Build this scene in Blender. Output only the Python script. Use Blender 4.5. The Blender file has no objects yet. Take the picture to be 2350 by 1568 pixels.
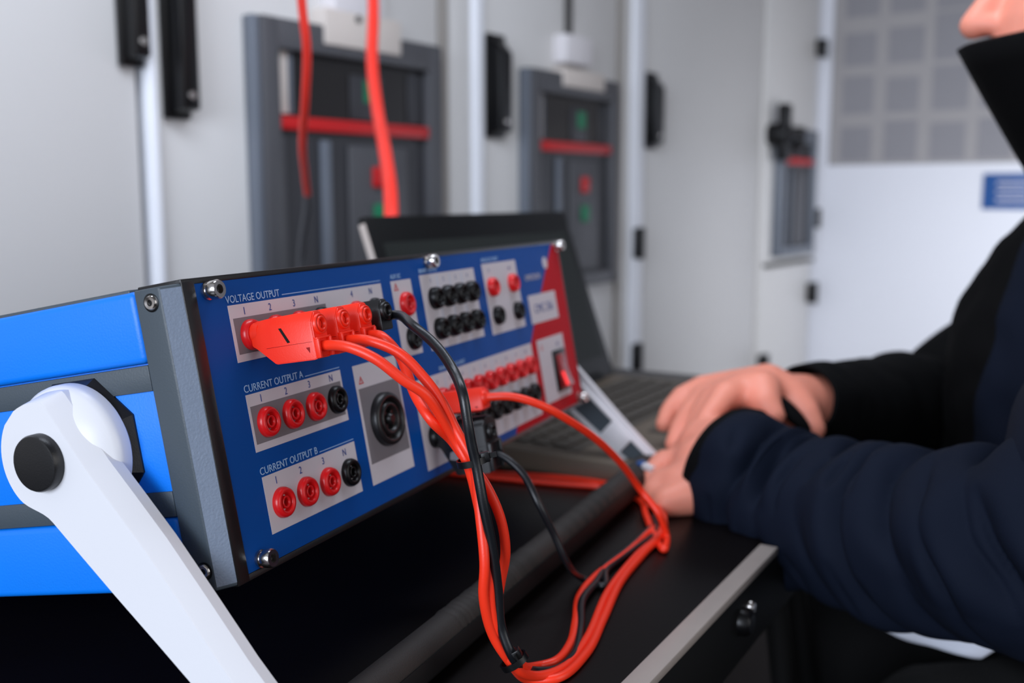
import bpy, bmesh, math, random
from mathutils import Vector, Matrix, noise

SC = bpy.context.scene
COL = SC.collection
CH = 0.956                                    # camera height above the floor
# ---------------------------------------------------------------- camera
PITCH = math.atan(334 / 2378.3)
FPX = 2378.3
cd = bpy.data.cameras.new('camera'); cam = bpy.data.objects.new('camera', cd); COL.objects.link(cam)
cam.location = (0, 0, CH); cam.rotation_euler = (math.pi / 2 - PITCH, 0, 0)
cd.sensor_width = 36; cd.lens = FPX / 2350 * 36; cd.clip_start = 0.02
cd.dof.use_dof = True; cd.dof.focus_distance = 0.468; cd.dof.aperture_fstop = 6.2
SC.camera = cam
# ---------------------------------------------------------------- light and exposure
w = bpy.data.worlds.new('world'); SC.world = w; w.use_nodes = True
bg = w.node_tree.nodes['Background']; bg.inputs[0].default_value = (0.86, 0.90, 1.0, 1); bg.inputs[1].default_value = 0.42

def area(name, loc, target, sx, sy, power, col):
    ld = bpy.data.lights.new(name, 'AREA'); ld.shape = 'RECTANGLE'; ld.size = sx; ld.size_y = sy
    ld.energy = power; ld.color = col
    o = bpy.data.objects.new(name, ld); COL.objects.link(o); o.location = loc
    o.rotation_euler = (Vector(target) - Vector(loc)).to_track_quat('-Z', 'Y').to_euler(); return o
area('window_light', (-1.15, -1.75, 1.40), (0.0, 2.0, 0.7), 1.6, 1.3, 60, (0.84, 0.92, 1.06))
area('cabinet_fill_light', (0.05, 0.80, 1.75), (-0.30, 1.6, 0.75), 1.0, 0.35, 9, (0.84, 0.92, 1.06))  # unseen lamp added to brighten the left cabinets
area('side_fill_light', (1.75, -0.3, 1.35), (-0.3, 1.9, 0.7), 1.3, 1.1, 8, (1.0, 0.96, 0.93))  # fill added from the right to lift the cabinets, no known window
fw = area('end_wall_fill_light', (1.50, 1.75, 0.80), (1.75, 3.3, 0.55), 0.9, 0.7, 9.5, (0.90, 0.93, 1.0)); fw.data.spread = math.radians(120)  # made-up source out of view that brightens the lower end wall
SC.view_settings.view_transform = 'Standard'; SC.view_settings.look = 'None'
SC.view_settings.exposure = 0.0; SC.view_settings.gamma = 1.0; SC.view_settings.use_curve_mapping = False

# ---------------------------------------------------------------- helpers
def srgb(c):
    return tuple(((x / 255) / 12.92 if x / 255 <= 0.04045 else ((x / 255 + 0.055) / 1.055) ** 2.4) for x in c) + (1,)
def mat(name, rgb, rough=0.5, metal=0.0, spec=0.5, bump=0.0, bscale=400.0, var=0.0, vscale=20.0, coat=0.0, sheen=0.0, sss=0.0, emit=0.0):
    m = bpy.data.materials.new(name); m.use_nodes = True; nt = m.node_tree; b = nt.nodes['Principled BSDF']
    c = srgb(rgb); b.inputs['Base Color'].default_value = c
    b.inputs['Roughness'].default_value = rough; b.inputs['Metallic'].default_value = metal
    b.inputs['Specular IOR Level'].default_value = spec
    if coat: b.inputs['Coat Weight'].default_value = coat; b.inputs['Coat Roughness'].default_value = 0.15
    if sheen: b.inputs['Sheen Weight'].default_value = sheen
    if sss: b.inputs['Subsurface Weight'].default_value = sss; b.inputs['Subsurface Scale'].default_value = 0.01; b.inputs['Subsurface Radius'].default_value = (1, .3, .15)
    if emit: b.inputs['Emission Color'].default_value = c; b.inputs['Emission Strength'].default_value = emit
    tc = nt.nodes.new('ShaderNodeTexCoord')
    if bump:
        n = nt.nodes.new('ShaderNodeTexNoise'); n.inputs['Scale'].default_value = bscale; n.inputs['Detail'].default_value = 3
        bm_ = nt.nodes.new('ShaderNodeBump'); bm_.inputs['Strength'].default_value = bump; bm_.inputs['Distance'].default_value = 0.0006
        nt.links.new(tc.outputs['Object'], n.inputs['Vector']); nt.links.new(n.outputs['Fac'], bm_.inputs['Height'])
        nt.links.new(bm_.outputs['Normal'], b.inputs['Normal'])
    if var:
        n = nt.nodes.new('ShaderNodeTexNoise'); n.inputs['Scale'].default_value = vscale; n.inputs['Detail'].default_value = 4
        r = nt.nodes.new('ShaderNodeMixRGB'); r.inputs[1].default_value = tuple(x * (1 - var) for x in c[:3]) + (1,)
        r.inputs[2].default_value = tuple(min(1, x * (1 + var)) for x in c[:3]) + (1,)
        nt.links.new(tc.outputs['Object'], n.inputs['Vector']); nt.links.new(n.outputs['Fac'], r.inputs[0]); nt.links.new(r.outputs[0], b.inputs['Base Color'])
    return m

M = {
 'blue': mat('blue paint', (0, 128, 246), 0.42, bump=0.12, bscale=900, var=0.03),
 'panel_blue': mat('blue print', (0, 72, 152), 0.5, spec=0.14, var=0.03, vscale=8),
 'panel_red': mat('red print', (186, 14, 30), 0.55, spec=0.08, var=0.03),
 'print_white': mat('white print', (204, 198, 204), 0.5, spec=0.15, var=0.03),
 'print_grey': mat('grey print', (124, 119, 124), 0.5, spec=0.15, var=0.03),
 'ink': mat('blue ink', (28, 64, 140), 0.5, var=0.03),
 'ink_pale': mat('pale blue ink', (165, 200, 235), 0.5, var=0.03),
 'ink_red': mat('red ink', (200, 40, 40), 0.5, var=0.03),
 'dark_grey': mat('dark grey paint', (68, 78, 86), 0.45, bump=0.15, bscale=1200, var=0.03),
 'chamfer_lit_grey': mat('hammered grey lightened as lit', (122, 134, 152), 0.38, bump=0.5, bscale=900, var=0.06, vscale=300),  # hammered coat; the brighter light on the chamfer is put into its grey
 'black': mat('black plastic', (22, 22, 24), 0.35, bump=0.1, bscale=1500, var=0.05),
 'black_gloss': mat('glossy black plastic', (10, 10, 12), 0.32, spec=0.35, var=0.05),
 'black_matt': mat('matt black', (9, 9, 10), 0.6, spec=0.25, var=0.05),
 'rubber': mat('black rubber grip', (40, 36, 33), 0.62, bump=0.3, bscale=1500, var=0.08),
 'white': mat('white plastic', (232, 232, 236), 0.33, var=0.01, bump=0.04, bscale=1200),
 'silver': mat('steel', (205, 200, 196), 0.2, metal=1.0, var=0.05),
 'alu': mat('aluminium edging', (192, 180, 172), 0.45, metal=0.3, var=0.06, vscale=60, bump=0.15),
 'sock_red': mat('red socket plastic', (222, 22, 26), 0.28, var=0.03),
 'plug_red': mat('red plug plastic', (255, 48, 22), 0.38, bump=0.08, bscale=1500, var=0.03),
 'cable_red': mat('red silicone cable', (255, 56, 28), 0.36, bump=0.08, bscale=1500, var=0.04),
 'cable_black': mat('black silicone cable', (20, 22, 26), 0.3, bump=0.08, bscale=1500, var=0.05),
 'cable_back': mat('red hanging cable', (236, 52, 38), 0.45, var=0.04),
 'table': mat('black laminate', (11, 7, 7), 0.35, spec=0.2, bump=0.08, bscale=300, var=0.15, vscale=6),
 'cabinet': mat('light grey powder coat', (216, 214, 212), 0.42, bump=0.1, bscale=500, var=0.02, vscale=3),
 'edge_highlight': mat('whitened edge highlight', (244, 246, 252), 0.3, var=0.02),  # specular highlight along the door edges, painted in as near white
 'grey_joint': mat('grey joint cover', (150, 144, 138), 0.5, var=0.03),
 'cabinet_gap': mat('dark seam', (70, 68, 66), 0.6, var=0.05),
 'breaker': mat('breaker grey', (78, 78, 82), 0.45, var=0.05),
 'breaker_dark': mat('breaker dark grey', (52, 52, 56), 0.4, var=0.05),
 'breaker_rim': mat('breaker rim', (104, 110, 120), 0.35, var=0.05),
 'glass_dark': mat('smoked window', (30, 27, 26), 0.12, var=0.1, vscale=30),
 'bar_red': mat('red bar', (196, 20, 24), 0.35, var=0.03),
 'green': mat('green button', (10, 120, 80), 0.4, var=0.03),
 'beige': mat('beige plate', (214, 204, 196), 0.5, var=0.03),
 'card': mat('white card', (226, 222, 224), 0.5, var=0.02),
 'wall': mat('white plaster', (228, 230, 238), 0.7, bump=0.2, bscale=120, var=0.01, vscale=2),
 'wall_side': mat('cream plaster', (190, 184, 178), 0.7, bump=0.2, bscale=120, var=0.02),
 'floor': mat('dark brown floor', (20, 13, 11), 0.6, spec=0.1, var=0.2, vscale=4, bump=0.1),
 'ceiling': mat('ceiling paint', (120, 112, 106), 0.8, var=0.03),
 'paper': mat('grey paper', (160, 157, 158), 0.7, var=0.03, vscale=5),
 'paper_ink': mat('grey printed lines', (140, 139, 144), 0.7, var=0.06, vscale=40),
 'sign_blue': mat('blue sign', (34, 84, 150), 0.5, var=0.1, vscale=30),
 'lap': mat('laptop shell', (100, 88, 75), 0.5, bump=0.2, bscale=1500, var=0.05),
 'lap_key': mat('laptop key', (66, 59, 51), 0.5, var=0.05),
 'lap_bezel': mat('laptop bezel', (6, 7, 8), 0.5, spec=0.2, var=0.05),
 'screen': mat('dark laptop screen', (32, 36, 34), 0.5, spec=0.2, var=0.04),
 'skin': mat('skin', (240, 150, 126), 0.5, var=0.10, vscale=35, sss=0.15, bump=0.15, bscale=500),
 'hair': mat('dark hair', (40, 28, 22), 0.6, var=0.2, vscale=90, bump=0.5, bscale=300),
 'eye': mat('eye white', (230, 228, 224), 0.2, var=0.02),
 'iris': mat('brown iris', (60, 40, 26), 0.2, var=0.02),
 'navy': mat('navy softshell fabric', (15, 22, 37), 0.8, spec=0.12, bump=0.5, bscale=1400, var=0.06, vscale=60),
 'jblack': mat('black softshell fabric', (11, 11, 12), 0.8, spec=0.08, bump=0.4, bscale=1400, var=0.06, vscale=60),
 'shirt': mat('white shirt cotton', (200, 204, 216), 0.75, bump=0.3, bscale=900, var=0.03),
 'trousers': mat('black trousers', (12, 12, 13), 0.85, spec=0.2, bump=0.4, bscale=900, var=0.08),
 'red_lit': mat('lit red rocker', (255, 24, 18), 0.25, emit=0.8),
 'rocker_red': mat('red rocker plastic', (150, 22, 24), 0.25, var=0.03),
}

def tag(o, label=None, cat=None, group=None, kind=None):
    if label: o['label'] = label
    if cat: o['category'] = cat
    if group: o['group'] = group
    if kind: o['kind'] = kind
    return o
def empty(name, loc=(0, 0, 0), mtx=None):
    o = bpy.data.objects.new(name, None); COL.objects.link(o); o.empty_display_size = 0.02
    if mtx is not None: o.matrix_world = mtx
    else: o.location = loc
    return o
def link(name, me, m, parent=None, smooth=False):
    o = bpy.data.objects.new(name, me); COL.objects.link(o)
    me.materials.clear(); me.materials.append(M[m] if isinstance(m, str) else m)
    if smooth:
        me.polygons.foreach_set('use_smooth', [True] * len(me.polygons))
        if smooth != 'all':
            me.set_sharp_from_angle(angle=math.radians(38))
    if parent is not None: o.parent = parent
    return o
def finish(bm, name):
    bmesh.ops.recalc_face_normals(bm, faces=bm.faces[:])
    me = bpy.data.meshes.new(name); bm.to_mesh(me); bm.free(); return me
def inst(o, parent, loc, name=None):
    c = o.copy(); COL.objects.link(c); c.parent = parent; c.location = loc; return c

def add_box(bm, x0, x1, y0, y1, z0, z1, bev=0.0, seg=2):
    b2 = bmesh.new()
    vs = [b2.verts.new((x, y, z)) for x in (x0, x1) for y in (y0, y1) for z in (z0, z1)]
    for f in ((0, 1, 3, 2), (4, 6, 7, 5), (0, 4, 5, 1), (2, 3, 7, 6), (0, 2, 6, 4), (1, 5, 7, 3)): b2.faces.new([vs[i] for i in f])
    if bev: bmesh.ops.bevel(b2, geom=b2.edges[:], offset=bev, segments=seg, affect='EDGES', profile=0.5)
    merge(bm, b2)
def merge(bm, b2, mtx=None):
    if mtx is not None: bmesh.ops.transform(b2, matrix=mtx, verts=b2.verts[:])
    me = bpy.data.meshes.new('tmp'); b2.to_mesh(me); b2.free(); bm.from_mesh(me); bpy.data.meshes.remove(me)
def box(name, m, parent, x0, x1, y0, y1, z0, z1, bev=0.0, seg=2):
    bm = bmesh.new(); add_box(bm, x0, x1, y0, y1, z0, z1, bev, seg); return link(name, finish(bm, name), m, parent, smooth=bool(bev))
def frame_mtx(origin, axis, up=None):
    z = Vector(axis).normalized(); up = Vector(up) if up is not None else (Vector((0, 0, 1)) if abs(z.z) < 0.95 else Vector((0, 1, 0)))
    x = up.cross(z).normalized(); y = z.cross(x)
    m = Matrix((x, y, z)).transposed().to_4x4(); m.translation = Vector(origin); return m
def add_lathe(bm, prof, origin, axis, seg=32, phase=0.0, up=None):
    """prof: list of (radius, height along axis)"""
    b2 = bmesh.new(); rings = []
    for r, h in prof:
        if r <= 1e-7: rings.append([b2.verts.new((0, 0, h))])
        else: rings.append([b2.verts.new((r * math.cos(2 * math.pi * i / seg + phase), r * math.sin(2 * math.pi * i / seg + phase), h)) for i in range(seg)])
    for a, b in zip(rings, rings[1:]):
        if len(a) == 1 and len(b) == 1: continue
        for i in range(seg):
            j = (i + 1) % seg
            if len(a) == 1: b2.faces.new((a[0], b[i], b[j]))
            elif len(b) == 1: b2.faces.new((a[i], a[j], b[0]))
            else: b2.faces.new((a[i], a[j], b[j], b[i]))
    merge(bm, b2, frame_mtx(origin, axis, up))
def lathe(name, m, parent, prof, origin, axis, seg=32, phase=0.0, up=None, smooth=True):
    bm = bmesh.new(); add_lathe(bm, prof, origin, axis, seg, phase, up); return link(name, finish(bm, name), m, parent, smooth=smooth)
def add_prism(bm, pts, vec, bev=0.0, seg=2):
    b2 = bmesh.new(); v = Vector(vec)
    a = [b2.verts.new(Vector(p)) for p in pts]; b = [b2.verts.new(Vector(p) + v) for p in pts]
    n = len(a); b2.faces.new(a); b2.faces.new(list(reversed(b)))
    for i in range(n): b2.faces.new((a[i], b[i], b[(i + 1) % n], a[(i + 1) % n]))
    bmesh.ops.recalc_face_normals(b2, faces=b2.faces[:])
    if bev: bmesh.ops.bevel(b2, geom=b2.edges[:], offset=bev, segments=seg, affect='EDGES', profile=0.5)
    merge(bm, b2)
def prism(name, m, parent, pts, vec, bev=0.0, seg=2):
    bm = bmesh.new(); add_prism(bm, pts, vec, bev, seg); return link(name, finish(bm, name), m, parent, smooth=bool(bev))
def catmull(pts, n=10):
    P_ = [Vector(p) for p in pts]; P_ = [P_[0] * 2 - P_[1]] + P_ + [P_[-1] * 2 - P_[-2]]; out = []
    for i in range(1, len(P_) - 2):
        p0, p1, p2, p3 = P_[i - 1:i + 3]
        # centripetal parametrisation keeps close points smooth
        d1 = max((p1 - p0).length, 1e-5) ** .5; d2 = max((p2 - p1).length, 1e-5) ** .5; d3 = max((p3 - p2).length, 1e-5) ** .5
        t0, t1, t2, t3 = 0, d1, d1 + d2, d1 + d2 + d3
        for k in range(n):
            t = t1 + (t2 - t1) * k / n
            A1 = p0 * ((t1 - t) / (t1 - t0)) + p1 * ((t - t0) / (t1 - t0)); A2 = p1 * ((t2 - t) / (t2 - t1)) + p2 * ((t - t1) / (t2 - t1)); A3 = p2 * ((t3 - t) / (t3 - t2)) + p3 * ((t - t2) / (t3 - t2))
            B1 = A1 * ((t2 - t) / (t2 - t0)) + A2 * ((t - t0) / (t2 - t0)); B2 = A2 * ((t3 - t) / (t3 - t1)) + A3 * ((t - t1) / (t3 - t1))
            out.append(B1 * ((t2 - t) / (t2 - t1)) + B2 * ((t - t1) / (t2 - t1)))
    out.append(P_[-2]); return out
def add_tube(bm, pts, r, seg=14, rfun=None, cap=True):
    """sweeps a ring along pts; rfun(s, phi) -> radius factor"""
    P_ = [Vector(p) for p in pts]; rings = []; nrm = None
    L = [0.0]
    for a, b in zip(P_, P_[1:]): L.append(L[-1] + (b - a).length)
    for i, p in enumerate(P_):
        t = ((P_[min(i + 1, len(P_) - 1)] - P_[max(i - 1, 0)])).normalized()
        if nrm is None: nrm = t.cross(Vector((0.3, 0.2, 1))).normalized()
        nrm = (nrm - t * nrm.dot(t)).normalized(); bi = t.cross(nrm)
        rr = r[i] if isinstance(r, (list, tuple)) else r; ring = []
        for k in range(seg):
            ph = 2 * math.pi * k / seg; f = rfun(L[i] / L[-1], ph) if rfun else 1.0
            ring.append(bm.verts.new(p + (nrm * math.cos(ph) + bi * math.sin(ph)) * rr * f))
        rings.append(ring)
    for a, b in zip(rings, rings[1:]):
        for k in range(seg): bm.faces.new((a[k], a[(k + 1) % seg], b[(k + 1) % seg], b[k]))
    if cap: bm.faces.new(rings[0][::-1]); bm.faces.new(rings[-1])
def tube(name, m, parent, pts, r, seg=14, n=10, rfun=None):
    bm = bmesh.new(); add_tube(bm, catmull(pts, n), r, seg, rfun); return link(name, finish(bm, name), m, parent, smooth='all')
def at(px, py, d):
    """world point seen at pixel (px, py) of the 2350x1568 frame at depth d along the view axis"""
    F = Vector((0, math.cos(PITCH), -math.sin(PITCH))); U = Vector((0, math.sin(PITCH), math.cos(PITCH)))
    return Vector((0, 0, CH)) + (F + Vector((1, 0, 0)) * ((px - 1175) / FPX) - U * ((py - 784) / FPX)) * d
TZ = CH - 0.236                                # table top height
def on(px, py, z):
    """world point at pixel (px, py) on the horizontal plane of height z"""
    q = at(px, py, 1.0) - Vector((0, 0, CH)); return Vector((0, 0, CH)) + q * ((z - CH) / q.z)
def text(name, m, parent, s, loc, size, xs=1.0, align='LEFT', rot=(math.pi / 2, 0, 0), ext=0.00004, width=None):
    cu = bpy.data.curves.new('txt', 'FONT'); cu.body = s; cu.size = size; cu.align_x = align; cu.extrude = ext; cu.resolution_u = 3
    o = bpy.data.objects.new('txt', cu); COL.objects.link(o); dg = bpy.context.evaluated_depsgraph_get()
    me = bpy.data.meshes.new_from_object(o.evaluated_get(dg)); bpy.data.objects.remove(o); bpy.data.curves.remove(cu)
    if width:
        x = [v.co.x for v in me.vertices]; xs = width / (max(x) - min(x))
    me.transform(Matrix.Translation(Vector(loc)) @ Matrix.Rotation(rot[0], 4, 'X') @ Matrix.Diagonal((xs, 1, 1, 1)))
    me.name = name; return link(name, me, m, parent)

# ================================================================ THE ROOM
CA = math.radians(35.4); S_ = Vector((math.sin(CA), math.cos(CA), 0)); N_ = Vector((math.cos(CA), -math.sin(CA), 0))
P0 = Vector((-0.4955, 1.4, 0))
CM = Matrix((S_, -N_, Vector((0, 0, 1)))).transposed().to_4x4(); CM.translation = P0   # local x along the wall, y into it, z up
def wloc(t, y, z): return CM @ Vector((t, y, z))
def wallbox(name, m, t0, t1, y0, y1, z0, z1):
    bm = bmesh.new(); add_box(bm, t0, t1, y0, y1, z0, z1); bm.transform(CM); o = link(name, finish(bm, name), m); tag(o, kind='structure'); return o
TC = 2.66                                      # where the end wall stands
box('floor', 'floor', None, -4, 5, -3, 6.5, -0.1, 0.0)['kind'] = 'structure'
wallbox('wall_left', 'wall_side', -3.4, TC + 0.1, 0.62, 0.72, 0, 2.7)
wallbox('wall_back', 'wall', TC, TC + 0.1, -3.2, 0.62, 0, 2.7)
wallbox('ceiling', 'ceiling', -1.4, TC + 0.1, -3.2, 0.72, 2.7, 2.8)
wallbox('baseboard_back', 'card', TC - 0.015, TC, -3.2, 0.0, 0, 0.08)

# ---- wall chart and blue sign on the end wall
ch = empty('wall_chart', mtx=CM @ Matrix.Translation((TC - 0.004, 0, 1.058)))
tag(ch, 'large grey printed chart of small tables hung high on the white end wall', 'chart')
box('sheet', 'paper', ch, 0, 0.003, -1.35, -0.03, 0.0, 0.80)
random.seed(4)
for c in range(9):
    y = -0.07 - c * 0.142
    for r in range(5):
        h = random.uniform(0.10, 0.152); z = 0.012 + r * 0.155
        box('table_block', 'paper_ink', ch, -0.0012, 0.0, y - 0.098 - random.uniform(0, .012), y, z, z + h)
bs = box('blue_sign', 'sign_blue', None, 0, 0.004, -0.78, -0.52, 0.915, 1.025, 0.001)
bs.matrix_world = CM @ Matrix.Translation((TC - 0.006, 0, 0))
tag(bs, 'small blue rectangular sign on the white wall below the chart', 'sign')
for k in range(3):
    b_ = box('lettering_bar', 'card', bs, -0.0006, 0.0, -0.76 + k * 0.02, -0.56, 0.94 + k * 0.026, 0.946 + k * 0.026)

# ---- switchgear cabinets along the left wall
def cabinet(name, t0, t1, label):
    e = empty(name, mtx=CM @ Matrix.Translation((t0, 0, 0))); tag(e, label, 'cabinet', None)
    W = t1 - t0
    box('cabinet_body', 'cabinet', e, 0.0, W, 0.02, 0.6, 0.05, 2.2)
    box('plinth', 'breaker_dark', e, 0.0, W, 0.035, 0.6, 0.0, 0.05)
    return e
def door(e, t0, t1, z0=0.08, z1=2.17, m='cabinet'):
    return box('door', m, e, t0, t1, 0.0, 0.02, z0, z1, 0.003)
def handle(e, t0, t1, z0, z1, dep=0.035):
    bm = bmesh.new(); c = (t1 - t0)
    add_box(bm, t0, t1, -0.012, 0.0, z0, z1, 0.003)
    add_prism(bm, [(t0 + c * .15, -0.010, z0 + .006), (t0 + c * .15, -dep, z0 + .012), (t0 + c * .15, -dep, z1 - 0.035), (t0 + c * .15, -0.010, z1 - .006)], (c * .7, 0, 0), 0.003)
    h = link('door_handle', finish(bm, 'door_handle'), 'black_gloss', e, smooth=True)
    k = lathe('lock', 'silver', h, [(0, .002), (.005, .002), (.006, 0), (.006, -0.001)], ((t0 + t1) / 2, -dep - 0.0005, z0 + 0.03), (0, -1, 0), 16)
    return h
def hinge(e, t, z0, z1, wd=0.045):
    bm = bmesh.new(); add_box(bm, t, t + wd, -0.022, 0.0, z0, z1, 0.003)
    add_lathe(bm, [(0, 0), (.009, 0), (.009, z1 - z0 + .004), (0, z1 - z0 + .004)], (t + wd * .5, -0.022, z0 - .002), (0, 0, 1), 12)
    return link('hinge', finish(bm, 'hinge'), 'black_gloss', e, smooth=True)
def breaker(e, t0, z0, W=0.41, H=0.449, m1='breaker', lit=True):
    """air circuit breaker front: frame around a smoked window, red bar and lower face"""
    bm = bmesh.new(); f = 0.034 * W / .41
    add_box(bm, t0, t0 + f, -0.030, 0, z0, z0 + H, .004); add_box(bm, t0 + W - f, t0 + W, -0.030, 0, z0, z0 + H, .004)
    add_box(bm, t0 + f * .9, t0 + W - f * .9, -0.030, 0, z0 + H - .045, z0 + H, .004); add_box(bm, t0 + f * .9, t0 + W - f * .9, -0.030, 0, z0, z0 + .03, .004)
    fr = link('breaker_frame', finish(bm, 'breaker_frame'), m1, e, smooth=True)
    k = W / .41
    box('frame_edge', 'breaker_rim', fr, t0 - .012, t0 + .001, -0.024, 0, z0, z0 + H, .004)
    box('smoked_window', 'glass_dark', fr, t0 + f, t0 + W - f, -0.012, 0, z0 + .305, z0 + H - .045)
    for i, (a, b, c_, mm) in enumerate([(.000, .026, .092, 'beige'), (.028, .036, .092, 'breaker_rim'), (.16, .235, .07, 'breaker_dark'), (.30, .335, .085, 'breaker_dark')]):
        box('display_block', mm, fr, t0 + f + a * k, t0 + f + b * k, -0.016, -0.012, z0 + .312, z0 + .312 + c_, .001)
    box('green_indicator', 'green', fr, t0 + f + .19 * k, t0 + f + .225 * k, -0.018, -0.016, z0 + .34, z0 + .375)
    box('red_bar', 'bar_red', fr, t0 + f * .9, t0 + W - f * .9, -0.026, -0.006, z0 + .288, z0 + .308, .002)
    box('lower_face', 'breaker_dark', fr, t0 + f, t0 + W - f, -0.014, 0, z0 + .03, z0 + .288)
    box('lower_strip', 'breaker_rim', fr, t0 + f + .088 * k, t0 + f + .108 * k, -0.022, -0.014, z0 + .035, z0 + .275, .002)
    box('lower_strip', 'breaker', fr, t0 + f + .0 * k, t0 + f + .012 * k, -0.022, -0.014, z0 + .035, z0 + .28, .002)
    box('lower_cover', 'breaker', fr, t0 + f + .15 * k, t0 + W - f - .05 * k, -0.020, -0.014, z0 + .035, z0 + .27, .003)
    if not lit: return fr
    box('red_button', 'bar_red', fr, t0 + .236 * k, t0 + .266 * k, -0.028, -0.018, z0 + .203, z0 + .237, .003)
    box('green_button', 'green', fr, t0 + .238 * k, t0 + .267 * k, -0.028, -0.018, z0 + .14, z0 + .176, .003)
    return fr
def plate(e, name, m, t0, t1, z0, z1, y=-0.034): return box(name, m, e, t0, t1, y, 0.0, z0, z1, .003)

c1 = cabinet('switchgear_cabinet', -0.80, 0.004, 'wide plain light grey switchgear cabinet behind the blue test set')
door(c1, 0.002, 0.800); handle(c1, 0.773, 0.806, 1.123, 1.34)
c2 = cabinet('switchgear_cabinet', 0.012, 0.64, 'light grey switchgear cabinet with the largest breaker front, behind the hanging red cables')
door(c2, 0.012, 0.614); box('door_edge', 'edge_highlight', c2, 0.0, 0.014, -0.012, 0.02, 0.08, 2.17, .004)
handle(c2, 0.026, 0.066, 1.060, 1.34, .04)
breaker(c2, 0.180, 0.767)
plate(c2, 'beige_plate', 'beige', 0.303, 0.478, 1.187, 1.243); plate(c2, 'white_card', 'card', 0.325, 0.436, 1.240, 1.33)
lathe('plate_screw', 'breaker_dark', c2, [(0, .002), (.006, .002), (.006, 0)], (.375, -.034, 1.233), (0, -1, 0), 12)
box('joint_cover', 'grey_joint', c2, 0.618, 0.634, -0.008, 0.02, 0.05, 2.2, .002)
c3 = cabinet('switchgear_cabinet', 0.652, 1.285, 'light grey switchgear cabinet with the second breaker front above the laptop lid')
box('side_strip', 'cabinet', c3, 0.0, 0.066, -0.004, 0.02, 0.08, 2.17, .003); box('door_edge', 'edge_highlight', c3, 0.068, 0.098, -0.012, 0.02, 0.08, 2.17, .004)
door(c3, 0.099, 0.618); handle(c3, 0.112, 0.165, 1.067, 1.262)
breaker(c3, 0.236, 0.760, W=0.345, H=.449)
plate(c3, 'beige_plate', 'beige', 0.342, 0.508, 1.181, 1.219); plate(c3, 'white_card', 'card', 0.350, 0.455, 1.230, 1.288)
box('cable_duct', 'cabinet_gap', c3, 0.392, 0.412, -0.01, 0.0, 1.29, 2.1, .002)
box('joint_cover', 'grey_joint', c3, 0.622, 0.6335, -0.008, 0.02, 0.05, 2.2, .002)
c4 = cabinet('switchgear_cabinet', 1.292, 2.125, 'tall light grey cabinet with one wide blank door, right of the second breaker front')
box('side_strip', 'cabinet', c4, 0.0, 0.038, -0.004, 0.02, 0.08, 2.17, .003)
box('door_edge', 'edge_highlight', c4, 0.04, 0.095, -0.012, 0.02, 0.08, 2.17, .004); door(c4, 0.097, 0.83)
handle(c4, 0.105, 0.160, 1.070, 1.250)
for z0, z1 in ((.808, .880), (.530, .600), (1.45, 1.52)): hinge(c4, 0.045, z0, z1)
c5 = cabinet('switchgear_cabinet', 2.13, 2.63, 'far light grey cabinet with a small grey breaker front, next to the white end wall')
door(c5, 0.03, 0.47); breaker(c5, 0.12, 0.767, W=0.30, H=.40, m1='breaker_rim', lit=False)
box('ledge', 'cabinet_gap', c5, 0.05, 0.45, -0.02, 0.0, 0.738, 0.750, .002)
for z0, z1 in ((1.41, 1.465), (.852, .913), (.597, .665)): hinge(c5, 0.445, z0, z1, .05)
hinge(c5, 0.03, .41, .47)
bm = bmesh.new(); add_lathe(bm, [(0, .06), (.03, .06), (.035, .05), (.035, 0)], (.075, 0, 1.14), (0, -1, 0), 20); add_box(bm, .05, .10, -.06, -.03, 1.06, 1.23, .006)
add_box(bm, .10, .24, -.05, -.02, 1.13, 1.16, .005); add_box(bm, .20, .25, -.05, -.02, 1.10, 1.17, .005)
link('padlocked_lever', finish(bm, 'padlocked_lever'), 'black_gloss', c5, smooth=True)

# ================================================================ THE TABLE
E0 = Vector((0.054, 0.479, 0)); E1 = Vector((0.158, 0.661, 0)); ED = (E1 - E0).normalized(); EN = Vector((ED.y, -ED.x, 0))
TM = Matrix((ED, -EN, Vector((0, 0, 1)))).transposed().to_4x4(); TM.translation = Vector((E0.x, E0.y, 0))  # x along edge, y into the table
tb = empty('work_table', mtx=TM)
tag(tb, 'black table with a brushed metal edge strip, under the test set and laptop', 'table')
box('table_top', 'table', tb, -0.45, 0.86, 0.0, 0.86, TZ - 0.018, TZ, .001)
box('edge_strip', 'alu', tb, -0.45, 0.232, -0.0125, 0.0, TZ - 0.004, TZ + 0.0012, .0008)
box('side_rail', 'black_matt', tb, -0.45, 0.86, -0.011, 0.018, TZ - 0.052, TZ - 0.0045, .002)
for x in (0.158, 0.70, -0.25):
    lathe('rail_bolt', 'black_gloss', tb, [(0, .007), (.006, .007), (.008, .005), (.009, 0)], (x, -.011, TZ - .025), (0, -1, 0), 20)
    lathe('bolt_head', 'silver', tb, [(0, .004), (.003, .004), (.0042, .002), (.0042, 0)], (x + .014, -.011, TZ - .020), (0, -1, 0), 16)
def leg(a, b, r=.011):
    bm = bmesh.new(); add_tube(bm, [a, b], r, 12); return link('leg', finish(bm, 'leg'), 'black_matt', tb, smooth=True)
leg((.42, .05, TZ - .03), (.50, -.02, 0)); leg((.47, .05, TZ - .03), (.62, -.02, 0)); leg((-.38, .05, TZ - .03), (-.42, .02, 0)); leg((.42, .80, TZ - .03), (.50, .84, 0)); leg((-.38, .80, TZ - .03), (-.42, .82, 0))

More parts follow.
